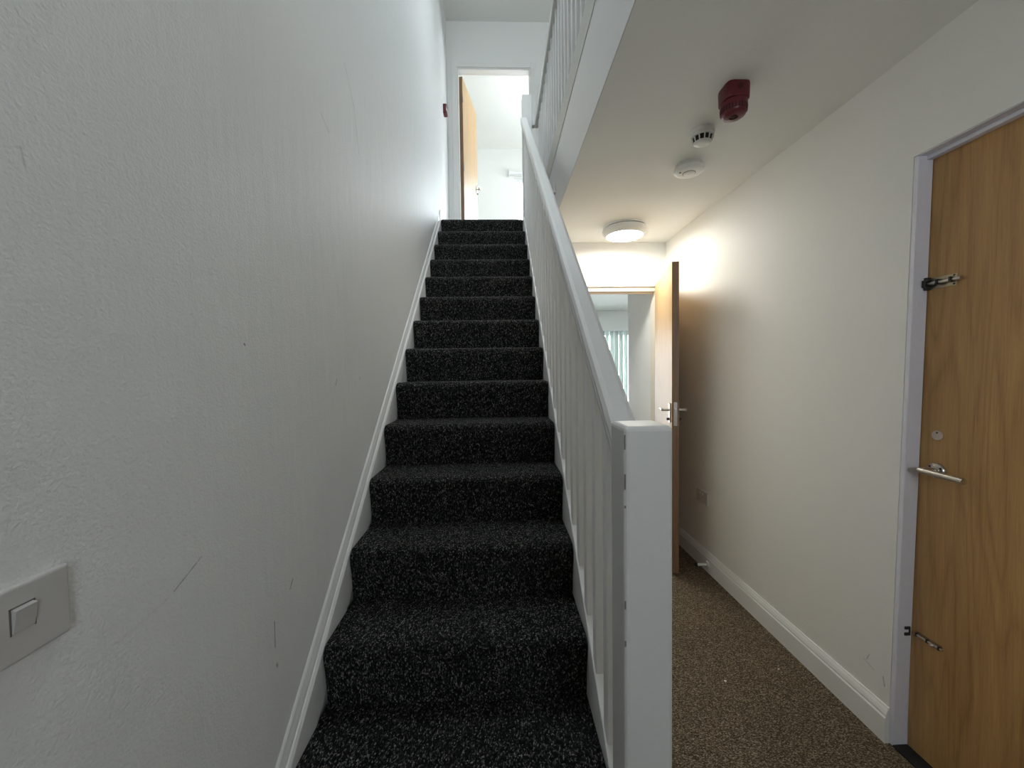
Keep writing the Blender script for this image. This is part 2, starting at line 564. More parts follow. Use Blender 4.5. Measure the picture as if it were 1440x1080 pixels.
def window(name, x0, x1, z0, z1, y, nlight, label):
    t = thing(name, ((x0 + x1) / 2, y, z0), label, 'window', None, 'structure')
    fw = 0.06
    link('window_frame', B((x0, x0 + fw, y - 0.03, y + 0.03, z0, z1), (x1 - fw, x1, y - 0.03, y + 0.03, z0, z1),
                           (x0 + fw, x1 - fw, y - 0.03, y + 0.03, z0, z0 + fw), (x0 + fw, x1 - fw, y - 0.03, y + 0.03, z1 - fw, z1)),
         M['upvc'], t, 0.006)
    wd = (x1 - x0 - 2 * fw) / nlight
    for i in range(1, nlight):
        xc = x0 + fw + wd * i
        link('mullion', B(xc - 0.03, xc + 0.03, y - 0.028, y + 0.028, z0 + fw, z1 - fw), M['upvc'], t, 0.005)
    for i in range(nlight):
        a = x0 + fw + wd * i + (0.03 if i else 0)
        b = x0 + fw + wd * (i + 1) - (0.03 if i < nlight - 1 else 0)
        link('pane', B(a, b, y - 0.004, y + 0.004, z0 + fw, z1 - fw), M['glass'], t)
    link('window_sill', B(x0 - 0.04, x1 + 0.04, y - 0.16, y - 0.03, z0 - 0.025, z0), M['satin'], t, 0.008)
    return t


w5 = thing('fill_rooflight', ((KX0 + KX1) / 2, (KY0 + KY1) / 2, UC + 0.1), 'added white-framed rooflight bringing fill daylight onto the stairs', 'window', None, 'structure')
link('window_frame', B((KX0 - 0.04, KX0 + 0.02, KY0 - 0.04, KY1 + 0.04, UC + 0.1, UC + 0.15), (KX1 - 0.02, KX1 + 0.04, KY0 - 0.04, KY1 + 0.04, UC + 0.1, UC + 0.15),
                       (KX0 + 0.02, KX1 - 0.02, KY0 - 0.04, KY0 + 0.02, UC + 0.1, UC + 0.15), (KX0 + 0.02, KX1 - 0.02, KY1 - 0.02, KY1 + 0.04, UC + 0.1, UC + 0.15)), M['upvc'], w5)
link('pane', B(KX0 + 0.02, KX1 - 0.02, KY0 + 0.02, KY1 - 0.02, UC + 0.12, UC + 0.128), M['glass'], w5)
_p = portal('portal_fill_rooflight', ((KX0 + KX1) / 2, (KY0 + KY1) / 2, UC + 0.17), KX1 - KX0, KY1 - KY0)
_p.rotation_euler = (0, 0, 0)

window('window_1', WX0, WX1, WZ0, WZ1, 7.56, 2, 'bright white-framed window in the room at the top of the stairs')
window('window_2', LX0, LX1, LZ0, LZ1, 7.06, 3, 'white-framed window behind the vertical blind beyond the corridor')
portal('portal_upstairs', ((WX0 + WX1) / 2, 7.64, (WZ0 + WZ1) / 2), WX1 - WX0, WZ1 - WZ0)
portal('portal_lounge', ((LX0 + LX1) / 2, 7.14, (LZ0 + LZ1) / 2), LX1 - LX0, LZ1 - LZ0)

window('fill_window_landing', GX0, GX1, GZ0, GZ1, YB - 0.05, 2, 'added white-framed window lighting the landing from behind the camera')
portal('portal_fill_landing', ((GX0 + GX1) / 2, YB - 0.12, (GZ0 + GZ1) / 2), GX1 - GX0, GZ1 - GZ0, True)
d4 = thing('fill_front_door', ((FX0 + FX1) / 2, YB - 0.05, 0), 'added white glazed front door lighting the hall from behind the camera', 'door', None, 'structure')
PZ0, PZ1 = 1.48, 1.92
link('door_leaf', B((FX0 + 0.004, FX0 + 0.14, YB - 0.075, YB - 0.03, 0.006, FZ1 - 0.004), (FX1 - 0.14, FX1 - 0.004, YB - 0.075, YB - 0.03, 0.006, FZ1 - 0.004),
                    (FX0 + 0.14, FX1 - 0.14, YB - 0.075, YB - 0.03, 0.006, PZ0), (FX0 + 0.14, FX1 - 0.14, YB - 0.075, YB - 0.03, PZ1, FZ1 - 0.004)), M['upvc'], d4)
link('pane', B(FX0 + 0.14, FX1 - 0.14, YB - 0.056, YB - 0.048, PZ0, PZ1), M['glass'], d4)
portal('portal_fill_door', ((FX0 + FX1) / 2, YB - 0.12, (PZ0 + PZ1) / 2), FX1 - FX0 - 0.28, PZ1 - PZ0, True)

# skirting along the right wall, moulded profile
def skirting(name, y0, y1, label):
    bm = bmesh.new()
    pr = [(XR, 0), (XR - 0.018, 0), (XR - 0.018, 0.092), (XR - 0.0145, 0.098), (XR - 0.0145, 0.104), (XR - 0.010, 0.118), (XR - 0.006, 0.126), (XR - 0.005, 0.131), (XR, 0.131)]
    prism(bm, pr, 'y', y0, y1)
    return struct(name, bm, M['satin'], label, 'skirting')


skirting('baseboard_right', 1.338, YE - 0.002, 'white moulded skirting board along the foot of the right wall')
skirting('baseboard_right_near', YB + 0.002, 0.44, 'white skirting board this side of the brown door')

# landing fascia (edge of the floor above)
struct('trim_1', B(XF - 0.004, XF, 0.052, 3.90, H, U - 0.022), M['gloss'], 'white fascia board under the landing balustrade', 'trim')

# ------------------------------------------------------------------ staircase
st = thing('staircase', (-0.14, 0.75, 0.0), 'straight flight of stairs in black flecked carpet with white balustrade', 'staircase')
NST = 14
for k in range(NST):
    y, z = Y0 - GO * k, U - RISE * k
    zb = max(z - RISE, 0.0)
    yb = y + GO + 0.032 if k else y + 0.16
    R = 0.030
    prof = [(y + 0.022, zb), (y + 0.019, zb + 0.05 if z - zb > 0.12 else zb + 0.02), (y + 0.010, z - 0.085), (y + 0.003, z - 0.055)]
    for a in range(0, 7):
        t = math.radians(180 - 15 * a)
        prof.append((y + R + R * math.cos(t), z - R + R * math.sin(t)))
    prof += [(y + 0.10, z - 0.001), (yb, z), (yb, z - 0.03), (y + 0.06, z - 0.035), (y + 0.05, zb)]
    cy, cz = y + 0.07, z - 0.06
    slices = [(SX0, 0.72), (SX0 + 0.004, 0.90), (SX0 + 0.014, 1.0), (SX1 - 0.014, 1.0), (SX1 - 0.004, 0.90), (SX1, 0.72)]
    bm = bmesh.new()
    rows = []
    for x, f in slices:
        row = []
        for i, (py, pz) in enumerate(prof):
            g = 1 - (1 - f) * (0.028 if i in (0, 1) else 0.10) if False else 1.0
            off = (1 - f) * 0.05
            if i <= 3:
                q = (py + off * 0.8, pz)
            elif i <= 10:
                q = (py + off * 0.8, pz - off * 0.5)
            elif i in (11, 12):
                q = (py, pz - off * 0.35)
            else:
                q = (py, pz)
            row.append(bm.verts.new((x, q[0], q[1])))
        rows.append(row)
    n = len(prof)
    for A_, B_ in zip(rows, rows[1:]):
        for i in range(n):
            bm.faces.new((A_[i], A_[(i + 1) % n], B_[(i + 1) % n], B_[i]))
    bm.faces.new(rows[0])
    bm.faces.new(list(reversed(rows[-1])))
    link('carpeted_step', bm, M['stair_carpet'], st, smooth=True, origin=(-0.14, y, zb))


def sloped(bm, x0, x1, o0, o1, ya, yb, plumb=True):
    """bar following the stair pitch, offsets above the nosing line"""
    prism(bm, [(ya, nose(ya) + o0), (yb, nose(yb) + o0), (yb, nose(yb) + o1), (ya, nose(ya) + o1)], 'x', x0, x1)


# wall string with its two-step moulding
bm = bmesh.new()
ya, yb = 0.72, 3.975
prof = [(XL + 0.001, -0.30), (SX0 + 0.001, -0.30), (SX0 + 0.001, -0.022), (SX0 - 0.004, -0.008), (SX0 - 0.007, -0.004), (SX0 - 0.0075, 0.010),
        (SX0 - 0.011, 0.030), (SX0 - 0.0115, 0.038), (SX0 - 0.0145, 0.046), (XL + 0.001, 0.050)]
A_ = [bm.verts.new((x, ya, max(nose(ya) + o, 0.0))) for x, o in prof]
B_ = [bm.verts.new((x, yb, nose(yb) + o)) for x, o in prof]
for i in range(len(prof)):
    j = (i + 1) % len(prof)
    bm.faces.new((A_[i], A_[j], B_[j], B_[i]))
bm.faces.new(A_)
bm.faces.new(list(reversed(B_)))
ws = link('wall_string', bm, M['satin'], st, label='white moulded string board along the left wall')
bm = bmesh.new()
prism(bm, [(yb - 0.03, nose(yb) - 0.05), (yb + 0.07, nose(yb) - 0.05), (yb + 0.07, nose(yb) + 0.005), (yb + 0.055, nose(yb) + 0.05), (yb + 0.03, nose(yb) + 0.075), (yb + 0.005, nose(yb) + 0.07), (yb - 0.03, nose(yb - 0.03) + 0.05)], 'x', XL + 0.001, SX0 - 0.004)
link('string_end', bm, M['satin'], ws)
# outer string and capping
NYF, NYB, NX0, NX1 = 0.70, 0.79, 0.224, 0.315
bm = bmesh.new()
sloped(bm, 0.265, 0.300, -0.235, 0.030, 0.785, 3.87)
link('outer_string', bm, M['satin'], st, 0.003)
bm = bmesh.new()
sloped(bm, 0.259, 0.306, 0.030, 0.052, 0.785, 3.87)
link('base_rail', bm, M['satin'], st, 0.004)
# handrail: moulded section swept along the pitch
bm = bmesh.new()
sec = [(0.246, 0.925), (0.243, 0.935), (0.243, 0.948), (0.2475, 0.952), (0.2475, 0.957), (0.242, 0.962), (0.241, 0.975), (0.247, 0.990), (0.258, 0.997),
       (0.290, 0.999), (0.301, 0.993), (0.306, 0.978), (0.305, 0.962), (0.300, 0.955), (0.303, 0.945), (0.300, 0.925)]
ya, yb = 0.785, 3.87
A_ = [bm.verts.new((x, ya, nose(ya) + o)) for x, o in sec]
B_ = [bm.verts.new((x, yb, nose(yb) + o)) for x, o in sec]
for i in range(len(sec)):
    j = (i + 1) % len(sec)
    bm.faces.new((A_[i], A_[j], B_[j], B_[i]))
bm.faces.new(A_)
bm.faces.new(list(reversed(B_)))
link('handrail', bm, M['gloss'], st)
# newel posts
nw = link('newel_post', B(NX0, NX1, NYF, NYB, 0, 1.267), M['gloss'], st, 0.009, 3, label='thick square white post at the foot of the stairs')
for z0, z1, w_ in ((1.225, 1.252, .0014), (1.152, 1.180, .0016), (1.118, 1.122, .002), (0.93, 0.945, .0012), (0.86, 0.87, .0014), (0.60, 0.615, .001), (0.545, 0.575, .002), (0.48, 0.49, .001)):
    link('paint_chip', B(NX0 + 0.0004, NX0 + 0.0012 + w_, NYF + 0.0004, NYF + 0.0016, z0, z1), M['chip'], nw)
link('newel_post', B(0.258, 0.352, 3.86, 3.954, U - 0.30, 4.02), M['gloss'], st, 0.005, 2, label='square white post at the head of the stairs')
# balusters: two to a tread, one shared mesh
bw = 0.036
bm = B(-bw / 2, bw / 2, -bw / 2, bw / 2, 0, 0.905)
first = link('baluster', bm, M['satin'], st, 0.004, origin=(0, 0, 0))
nb = 25
base = wpos(st)
for i in range(nb):
    o = first if i == 0 else first.copy()
    if i:
        COL.objects.link(o)
        o.parent = st
    yc = 0.987 - 0.1149 + 0.1149 * i + 0.1149
    o.location = Vector((0.281, yc, nose(yc) + 0.035)) - base

# ------------------------------------------------------------------ landing balustrade (upper floor edge)
lb = thing('landing_balustrade', (0.395, 2.0, U), 'white balustrade along the landing edge above the corridor', 'balustrade')
link('nosing_board', B((0.3985, 0.4008, 0.055, 3.855, 2.822, 2.962), (0.4008, 0.445, 0.055, 3.855, U + 0.0005, 2.962)), M['cream'], lb)
link('handrail', B(0.380, 0.440, 0.06, 3.92, 3.735, 3.785), M['gloss'], lb, 0.010, 3)
link('end_rail', B(0.353, 0.380, 3.868, 3.918, 3.735, 3.785), M['gloss'], lb, 0.004)
bm = B(-0.015, 0.015, -0.015, 0.015, 0, 3.74 - 2.960)
first = link('baluster', bm, M['gloss'], lb, 0.003, origin=(0, 0, 0))
base = wpos(lb)
i = 0
yc = 3.78
while yc > 0.9:
    o = first if i == 0 else first.copy()
    if i:
        COL.objects.link(o)
        o.parent = lb
    o.location = Vector((0.417, yc, 2.960)) - base
    i += 1
    yc -= 0.112
link('fixing_block', B(XF - 0.022, XF - 0.0042, 2.70, 2.74, 2.575, 2.635), M['gloss'], lb, 0.002)


# ------------------------------------------------------------------ doors
def lever(parent, c, n, d, length, mat, drop=0.0, rad=0.0095, reach=0.05):
    """lever handle: c = centre on the door face, n = outward normal, d = lever direction"""
    c, n, d = Vector(c), Vector(n), Vector(d)
    bm = bmesh.new()
    e = c + n * reach
    tube(bm, [c + n * 0.004, e], rad * 1.05)
    tube(bm, [e - d * 0.012, e + d * length * 0.5 + Vector((0, 0, -drop * 0.5)), e + d * length + Vector((0, 0, -drop))], rad)
    h = link('lever_handle', bm, mat, parent, smooth=True)
    return h


# door_1: brown door in the right wall
d1 = thing('door_1', (XR + 0.055, 0.9, 0.0), 'golden oak veneer door with bolts in the right-hand wall', 'door', None, 'structure')
DX = XR + 0.055
bm = bmesh.new()
prism(bm, [(0.47, 0.006), (1.326, 0.006), (1.304, 2.060), (0.47, 2.060)], 'x', DX, DX + 0.044)
link('door_leaf', bm, M['oak_dark'], d1, origin=(DX, 0.9, 0))
# reveal lining: far jamb (slightly out of plumb), head and near jamb
bm = bmesh.new()
prism(bm, [(1.327, 0.0), (1.3435, 0.0), (1.2945, 2.0655), (1.280, 2.0655)], 'x', XR + 0.001, XR + 0.0525)
link('door_jamb', bm, M['jamb'], d1, 0.002)
bm = bmesh.new()
prism(bm, [(1.329, 0.0), (1.3435, 0.0), (1.3435, 2.062), (1.307, 2.062)], 'x', XR + 0.053, XR + 0.119)
link('door_jamb', bm, M['jamb'], d1)
link('door_jamb', B(0.452, 0.468, 0, 0, 0, 0) if False else B(XR + 0.001, XR + 0.119, 0.4505, 0.468, 0, 2.065), M['jamb'], d1)
link('door_head', B((XR + 0.001, XR + 0.119, 0.468, 1.280, 2.062, 2.0655), (XR + 0.030, XR + 0.053, 0.468, 1.283, 2.050, 2.062)), M['jamb'], d1, 0.002)
link('threshold', B(XR + 0.0, XR + 0.054, 0.47, 1.326, 0.0, 0.006), M['black'], d1)
ha = lever(d1, (DX, 1.250, 1.020), (-1, 0, 0), (0, -1, 0), 0.115, M['steel'], 0.004)
ha.location += Vector((0, 0, 0))
bm = bmesh.new()
lathe(bm, [(0.026, 0), (0.026, -0.004), (0.023, -0.008), (0.014, -0.010), (0.014, -0.012)], (DX, 1.250, 1.020), 'x', 28)
link('rose', bm, M['steel'], ha, smooth=True)
for a in (0.6, 2.6, 4.4):
    bm = bmesh.new()
    lathe(bm, [(0.0035, -0.008), (0.0035, -0.0098)], (DX, 1.250 + 0.019 * math.cos(a), 1.020 + 0.019 * math.sin(a)), 'x', 10)
    link('screw', bm, M['black_metal'], ha)
bm = bmesh.new()
lathe(bm, [(0.0165, 0), (0.0165, -0.002), (0.015, -0.0035)], (DX, 1.252, 1.137), 'x', 26)
dc = link('keyhole_cover', bm, M['disc'], d1, smooth=True, label='small putty-coloured round disc')
bm = bmesh.new()
lathe(bm, [(0.0028, -0.003), (0.0028, -0.0045)], (DX, 1.2505, 1.146), 'x', 10)
link('rivet', bm, M['black_metal'], dc)

# upper barrel bolt
bz = 1.642
bb = link('barrel_bolt', B((DX - 0.003, DX, 1.206, 1.296, bz - 0.019, bz - 0.006), (DX - 0.003, DX, 1.206, 1.296, bz + 0.006, bz + 0.019), (DX - 0.002, DX, 1.206, 1.296, bz - 0.006, bz + 0.006)),
          M['brass'], d1, 0.001, label='aged brass barrel bolt plate')
bm = bmesh.new()
tube(bm, [(DX - 0.011, 1.186, bz), (DX - 0.011, 1.318, bz)], 0.0058)
rod = link('bolt_rod', bm, M['steel'], bb, smooth=True)
for yy in (1.212, 1.250, 1.289):
    link('bolt_staple', B((DX - 0.0185, DX - 0.003, yy - 0.003, yy + 0.003, bz - 0.0085, bz - 0.0060), (DX - 0.0185, DX - 0.003, yy - 0.003, yy + 0.003, bz + 0.0060, bz + 0.0085), (DX - 0.0195, DX - 0.0172, yy - 0.003, yy + 0.003, bz - 0.0085, bz + 0.0085)), M['black_metal'], bb)
bm = bmesh.new()
tube(bm, [(DX - 0.013, 1.252, bz), (DX - 0.022, 1.252, bz - 0.012)], 0.004)
link('bolt_knob', bm, M['black_metal'], bb, smooth=True)
for yy in (1.212, 1.288):
    for zz in (-0.0135, 0.0135):
        bm = bmesh.new()
        lathe(bm, [(0.003, -0.003), (0.003, -0.0042)], (DX, yy, bz + zz), 'x', 10)
        link('screw', bm, M['black_metal'], bb)
jy = 1.327 - (1.327 - 1.280) * bz / 2.0655
link('bolt_keeper', B((DX - 0.019, DX - 0.001, jy - 0.010, jy - 0.001, bz - 0.021, bz - 0.008), (DX - 0.019, DX - 0.001, jy - 0.010, jy - 0.001, bz + 0.008, bz + 0.021), (DX - 0.026, DX - 0.018, jy - 0.010, jy - 0.001, bz - 0.012, bz + 0.012)),
     M['black_metal'], d1, 0.0015)
# lower slim bolt
bz = 0.431
sb = link('slim_bolt', B(DX - 0.0025, DX, 1.222, 1.300, bz - 0.009, bz + 0.009), M['oak_edge'], d1, 0.001, label='small slim bolt near the foot of the door')
bm = bmesh.new()
tube(bm, [(DX - 0.008, 1.216, bz), (DX - 0.008, 1.304, bz)], 0.0034)
link('bolt_rod', bm, M['steel'], sb, smooth=True)
bm = bmesh.new()
lathe(bm, [(0.002, -0.008), (0.0045, -0.012), (0.0055, -0.016), (0.003, -0.020)], (DX, 1.243, bz), 'x', 14)
link('bolt_knob', bm, M['steel'], sb, smooth=True)
for yy in (1.226, 1.262, 1.296):
    link('bolt_staple', B(DX - 0.0125, DX - 0.0025, yy - 0.0025, yy + 0.0025, bz - 0.006, bz + 0.006), M['black_metal'], sb, 0.001)
jy = 1.327 - (1.327 - 1.280) * bz / 2.0655
link('bolt_keeper', B((DX - 0.030, DX - 0.014, jy - 0.003, jy + 0.0005, bz - 0.016, bz - 0.006), (DX - 0.030, DX - 0.014, jy - 0.003, jy + 0.0005, bz + 0.006, bz + 0.016), (DX - 0.014, DX - 0.010, jy - 0.003, jy + 0.0005, bz - 0.016, bz + 0.016)),
     M['black_metal'], d1)


def rotz(pt, o, a):
    c, s = math.cos(a), math.sin(a)
    x, y = pt
    return (o[0] + c * x - s * y, o[1] + s * x + c * y)


def swung_door(d, hinge, ang, length, thick, z0, z1, faces_mat, edge_mat):
    """leaf whose local +x runs from hinge to closing edge; returns helper to place fittings"""
    bm = bmesh.new()
    poly = [rotz(q, hinge, ang) for q in ((0, 0), (length, 0), (length, thick), (0, thick))]
    prism(bm, poly, 'z', z0, z1)
    leaf = link('door_leaf', bm, faces_mat, d, 0.0015)
    bm = bmesh.new()
    prism(bm, [rotz(q, hinge, ang) for q in ((length, 0.001), (length + 0.0015, 0.001), (length + 0.0015, thick - 0.001), (length, thick - 0.001))], 'z', z0 + 0.001, z1 - 0.001)
    link('lipping', bm, edge_mat, leaf)
    bm = bmesh.new()
    prism(bm, [rotz(q, hinge, ang) for q in ((-0.0015, 0.001), (0, 0.001), (0, thick - 0.001), (-0.0015, thick - 0.001))], 'z', z0 + 0.001, z1 - 0.001)
    link('lipping', bm, edge_mat, leaf)
    return leaf


def swung_handles(d, leaf, hinge, ang, length, thick, hz, mat, plate=(0.022, 0.085)):
    ux, uy = Vector((math.cos(ang), math.sin(ang), 0)), Vector((-math.sin(ang), math.cos(ang), 0))
    hx = length - 0.055
    for side, yy in ((-1, 0.0), (1, thick)):
        c = Vector((hinge[0], hinge[1], hz)) + ux * hx + uy * yy
        bm = bmesh.new()
        q = [rotz(p, hinge, ang) for p in ((hx - plate[0], yy), (hx + plate[0], yy), (hx + plate[0], yy + side * 0.008), (hx - plate[0], yy + side * 0.008))]
        prism(bm, q, 'z', hz - plate[1], hz + 0.045)
        bp = link('handle_plate', bm, mat, d, 0.002)
        bm = bmesh.new()
        n = uy * side
        e = c + n * 0.052
        tube(bm, [c + n * 0.006, e], 0.0085)
        tube(bm, [e + ux * 0.01, e - ux * 0.05 + Vector((0, 0, 0.004)), e - ux * 0.085, e - ux * 0.11 - n * 0.012 - Vector((0, 0, 0.004))], 0.008)
        link('lever', bm, mat, bp, smooth=True)
        bm = bmesh.new()
        cc = c - Vector((0, 0, 0.062))
        tube(bm, [cc + n * 0.006, cc + n * 0.024], 0.009)
        link('thumb_turn', bm, M['black_metal'], bp, smooth=True)
    bm = bmesh.new()
    q = [rotz(p, hinge, ang) for p in ((length + 0.0015, thick / 2 - 0.011), (length + 0.0035, thick / 2 - 0.011), (length + 0.0035, thick / 2 + 0.011), (length + 0.0015, thick / 2 + 0.011))]
    prism(bm, q, 'z', hz - 0.10, hz + 0.055)
    lp = link('lock_plate', bm, M['steel'], leaf)
    bm = bmesh.new()
    q = [rotz(p, hinge, ang) for p in ((length + 0.0035, thick / 2 - 0.007), (length + 0.012, thick / 2 - 0.004), (length + 0.012, thick / 2 + 0.007), (length + 0.0035, thick / 2 + 0.007))]
    prism(bm, q, 'z', hz - 0.01, hz + 0.012)
    # latch tongue belongs to the lock plate; leaf > lock_plate is already the third level, so it is part of the leaf
    link('latch', bm, M['steel'], leaf)


# door_2: corridor end, standing open towards us beside the right wall
d2 = thing('door_2', (1.30, YE, 0.0), 'oak door standing open at the end of the corridor', 'door', None, 'structure')
hinge2 = (1.300, 3.245)
ang2 = math.atan2(2.535 - hinge2[1], 1.128 - hinge2[0])
leaf2 = swung_door(d2, hinge2, ang2, 0.7305, 0.044, 0.012, 2.062, M['oak_light'], M['oak_edge'])
swung_handles(d2, leaf2, hinge2, ang2, 0.7305, 0.044, 1.095, M['steel'])
link('door_lining', B((OX0, OX0 + 0.03, YE - 0.002, YE + 0.102, 0, OT), (OX1 - 0.028, OX1 - 0.0005, YE + 0.001, YE + 0.102, 0, OT - 0.0005), (OX0 + 0.03, OX1 - 0.028, YE - 0.002, YE + 0.102, OT - 0.03, OT)), M['lining'], d2, 0.002)
bm = B((OX0 - 0.055, OX1 + 0.03, YE - 0.016, YE - 0.0005, OT + 0.006, OT + 0.068), (OX0 - 0.055, OX0 + 0.008, YE - 0.016, YE - 0.0005, 0, OT + 0.006))
ar = link('architrave', bm, M['satin'], d2, 0.004, 3)
link('architrave_bead', B(OX0 - 0.05, OX1 + 0.025, YE - 0.022, YE - 0.016, OT + 0.040, OT + 0.060), M['satin'], ar, 0.003)
link('door_stop_bead', B(OX0 + 0.03, OX1 - 0.028, YE + 0.044, YE + 0.056, OT - 0.042, OT - 0.03), M['lining'], d2)

# door_3: top of the stairs, opened into the upper room
d3 = thing('door_3', (-0.40, YU + 0.1, U), 'pale oak door opened into the bright room upstairs', 'door', None, 'structure')
hinge3 = (-0.396, YU + 0.104)
ang3 = math.atan2(5.62 - hinge3[1], -0.268 - hinge3[0])
leaf3 = swung_door(d3, hinge3, ang3, 0.715, 0.042, U + 0.01, UT - 0.035, M['oak_light'], M['oak_edge'])
swung_handles(d3, leaf3, hinge3, ang3, 0.715, 0.042, U + 1.02, M['steel'], (0.02, 0.05))
link('door_lining', B((UX0 + 0.0005, UX0 + 0.025, YU + 0.002, YU + 0.1, U, UT - 0.0005), (UX1 - 0.025, UX1 - 0.0005, YU + 0.002, YU + 0.1, U, UT - 0.0005), (UX0 + 0.025, UX1 - 0.025, YU + 0.002, YU + 0.1, UT - 0.026, UT - 0.0005)), M['satin'], d3, 0.002)
link('architrave', B((UX0 - 0.055, UX0 + 0.008, YU - 0.014, YU - 0.0005, U, UT + 0.055), (UX1 - 0.008, UX1 + 0.055, YU - 0.014, YU - 0.0005, U, UT + 0.055), (UX0 + 0.008, UX1 - 0.008, YU - 0.014, YU - 0.0005, UT - 0.008, UT + 0.055)), M['satin'], d3, 0.004, 3)
for hz in (U + 0.25, U + 1.0, UT - 0.30):
    bm = bmesh.new()
    tube(bm, [(hinge3[0] + 0.004, hinge3[1] - 0.007, hz - 0.045), (hinge3[0] + 0.004, hinge3[1] - 0.007, hz + 0.045)], 0.006)
    link('hinge', bm, M['steel'], d3, smooth=True)

# ------------------------------------------------------------------ ceiling fittings
# round lamp
lc = (0.938, 2.905, H)
cl = thing('ceiling_light', lc, 'round white ceiling lamp switched on above the corridor', 'ceiling lamp')
bm = bmesh.new()
lathe(bm, [(0.155, H - 0.0005), (0.155, H - 0.010), (0.140, H - 0.013)], (lc[0], lc[1], 0), 'z', 56)
link('back_plate', bm, M['plastic'], cl, smooth=True)
bm = bmesh.new()
prof = [(0.140, H - 0.013), (0.157, H - 0.018), (0.159, H - 0.026), (0.156, H - 0.046), (0.144, H - 0.063), (0.132, H - 0.070), (0.126, H - 0.068), (0.126, H - 0.05), (0.128, H - 0.02)]
lathe(bm, prof, (lc[0], lc[1], 0), 'z', 56)
link('bezel', bm, M['plastic'], cl, smooth=True)
bm = bmesh.new()
lathe(bm, [(0.1255, H - 0.055), (0.1255, H - 0.067), (0.118, H - 0.071), (0.096, H - 0.075), (0.06, H - 0.077), (0.02, H - 0.078)], (lc[0], lc[1], 0), 'z', 56)
link('diffuser', bm, M['glow'], cl, smooth=True)

# red sounder
rc = (0.893, 1.480)
rs = thing('alarm_sounder', (rc[0], rc[1], H), 'dark red fire alarm sounder on the corridor ceiling', 'alarm sounder')
bm = bmesh.new()
lathe(bm, [(0.043, H - 0.0005), (0.044, H - 0.010), (0.0455, H - 0.055), (0.044, H - 0.057)], (rc[0], rc[1], 0), 'z', 64, [5, 5, 3.2, 3.2])
bd = link('base', bm, M['red'], rs, smooth=True)
bm = bmesh.new()
lathe(bm, [(0.010, -0.0445), (0.010, -0.0470), (0.008, -0.0470)], (rc[0], rc[1] + 0.0, H - 0.022), 'y', 20)
link('knockout', bm, M['red_dark'], bd, smooth=True)
bm = bmesh.new()
lathe(bm, [(0.044, H - 0.058), (0.0465, H - 0.060), (0.0465, H - 0.072), (0.0455, H - 0.080), (0.0440, H - 0.094), (0.0405, H - 0.103), (0.034, H - 0.1075), (0.016, H - 0.109), (0.0150, H - 0.103), (0.004, H - 0.103)], (rc[0], rc[1], 0), 'z', 64)
sd = link('sounder_head', bm, M['red'], rs, smooth=True)
for j in range(26):
    a = 2 * math.pi * j / 26
    bm = bmesh.new()
    vs = box(bm, 0.0435, 0.0468, -0.0026, 0.0026, H - 0.095, H - 0.077)
    for v in vs:
        x, y = v.co.x, v.co.y
        if v.co.z < H - 0.09:
            x -= 0.0012
        v.co.x, v.co.y = rc[0] + x * math.cos(a) - y * math.sin(a), rc[1] + x * math.sin(a) + y * math.cos(a)
    link('slot', bm, M['red_dark'], sd)
bm = bmesh.new()
lathe(bm, [(0.0095, H - 0.103), (0.0095, H - 0.1075), (0.007, H - 0.1095)], (rc[0], rc[1], 0), 'z', 20)
link('horn_boss', bm, M['red_dark'], sd, smooth=True)

# vented smoke detector
vc = (0.913, 1.745)
vd = thing('smoke_detector', (vc[0], vc[1], H), 'white smoke detector with dark side vents next to the red sounder', 'smoke detector')
bm = bmesh.new()
lathe(bm, [(0.0500, H - 0.0005), (0.0505, H - 0.012), (0.0495, H - 0.0185), (0.047, H - 0.0190)], (vc[0], vc[1], 0), 'z', 48)
link('base', bm, M['plastic'], vd, smooth=True)
bm = bmesh.new()
lathe(bm, [(0.047, H - 0.019), (0.0488, H - 0.021), (0.0478, H - 0.029), (0.040, H - 0.030), (0.036, H - 0.050), (0.0375, H - 0.0505), (0.036, H - 0.053), (0.030, H - 0.0575), (0.012, H - 0.060)], (vc[0], vc[1], 0), 'z', 48)
hd = link('sensor_head', bm, M['plastic'], vd, smooth=True)
bm = bmesh.new()
lathe(bm, [(0.0402, H - 0.0302), (0.0405, H - 0.031), (0.0372, H - 0.0497), (0.0365, H - 0.0503)], (vc[0], vc[1], 0), 'z', 48)
link('vent_mesh', bm, M['black'], hd, smooth=True)
for j in range(12):
    a = 2 * math.pi * (j + 0.5) / 12
    bm = bmesh.new()
    vs = box(bm, 0.040, 0.0475, -0.0024, 0.0024, H - 0.0505, H - 0.0285)
    for v in vs:
        x, y = v.co.x, v.co.y
        if v.co.z < H - 0.04:
            x -= 0.0092
        v.co.x, v.co.y = vc[0] + x * math.cos(a) - y * math.sin(a), vc[1] + x * math.sin(a) + y * math.cos(a)
    link('vent_rib', bm, M['plastic'], hd)

# flat smoke alarm with a test button
fc = (0.995, 2.035)
fa = thing('smoke_alarm', (fc[0], fc[1], H), 'flat round white smoke alarm with an oval test button', 'smoke alarm')
bm = bmesh.new()
lathe(bm, [(0.066, H - 0.0005), (0.068, H - 0.010), (0.064, H - 0.0115), (0.064, H - 0.0140)], (fc[0], fc[1], 0), 'z', 48)
link('base', bm, M['plastic'], fa, smooth=True)
bm = bmesh.new()
lathe(bm, [(0.064, H - 0.014), (0.0715, H - 0.0165), (0.0735, H - 0.024), (0.072, H - 0.032), (0.064, H - 0.038), (0.050, H - 0.0405), (0.02, H - 0.0415)], (fc[0], fc[1], 0), 'z', 48)
cv = link('cover', bm, M['plastic'], fa, smooth=True)
bm = bmesh.new()
lathe(bm, [(0.0315, H - 0.0405), (0.0315, H - 0.0422), (0.0300, H - 0.0422)], (fc[0], fc[1], 0), 'z', 40)
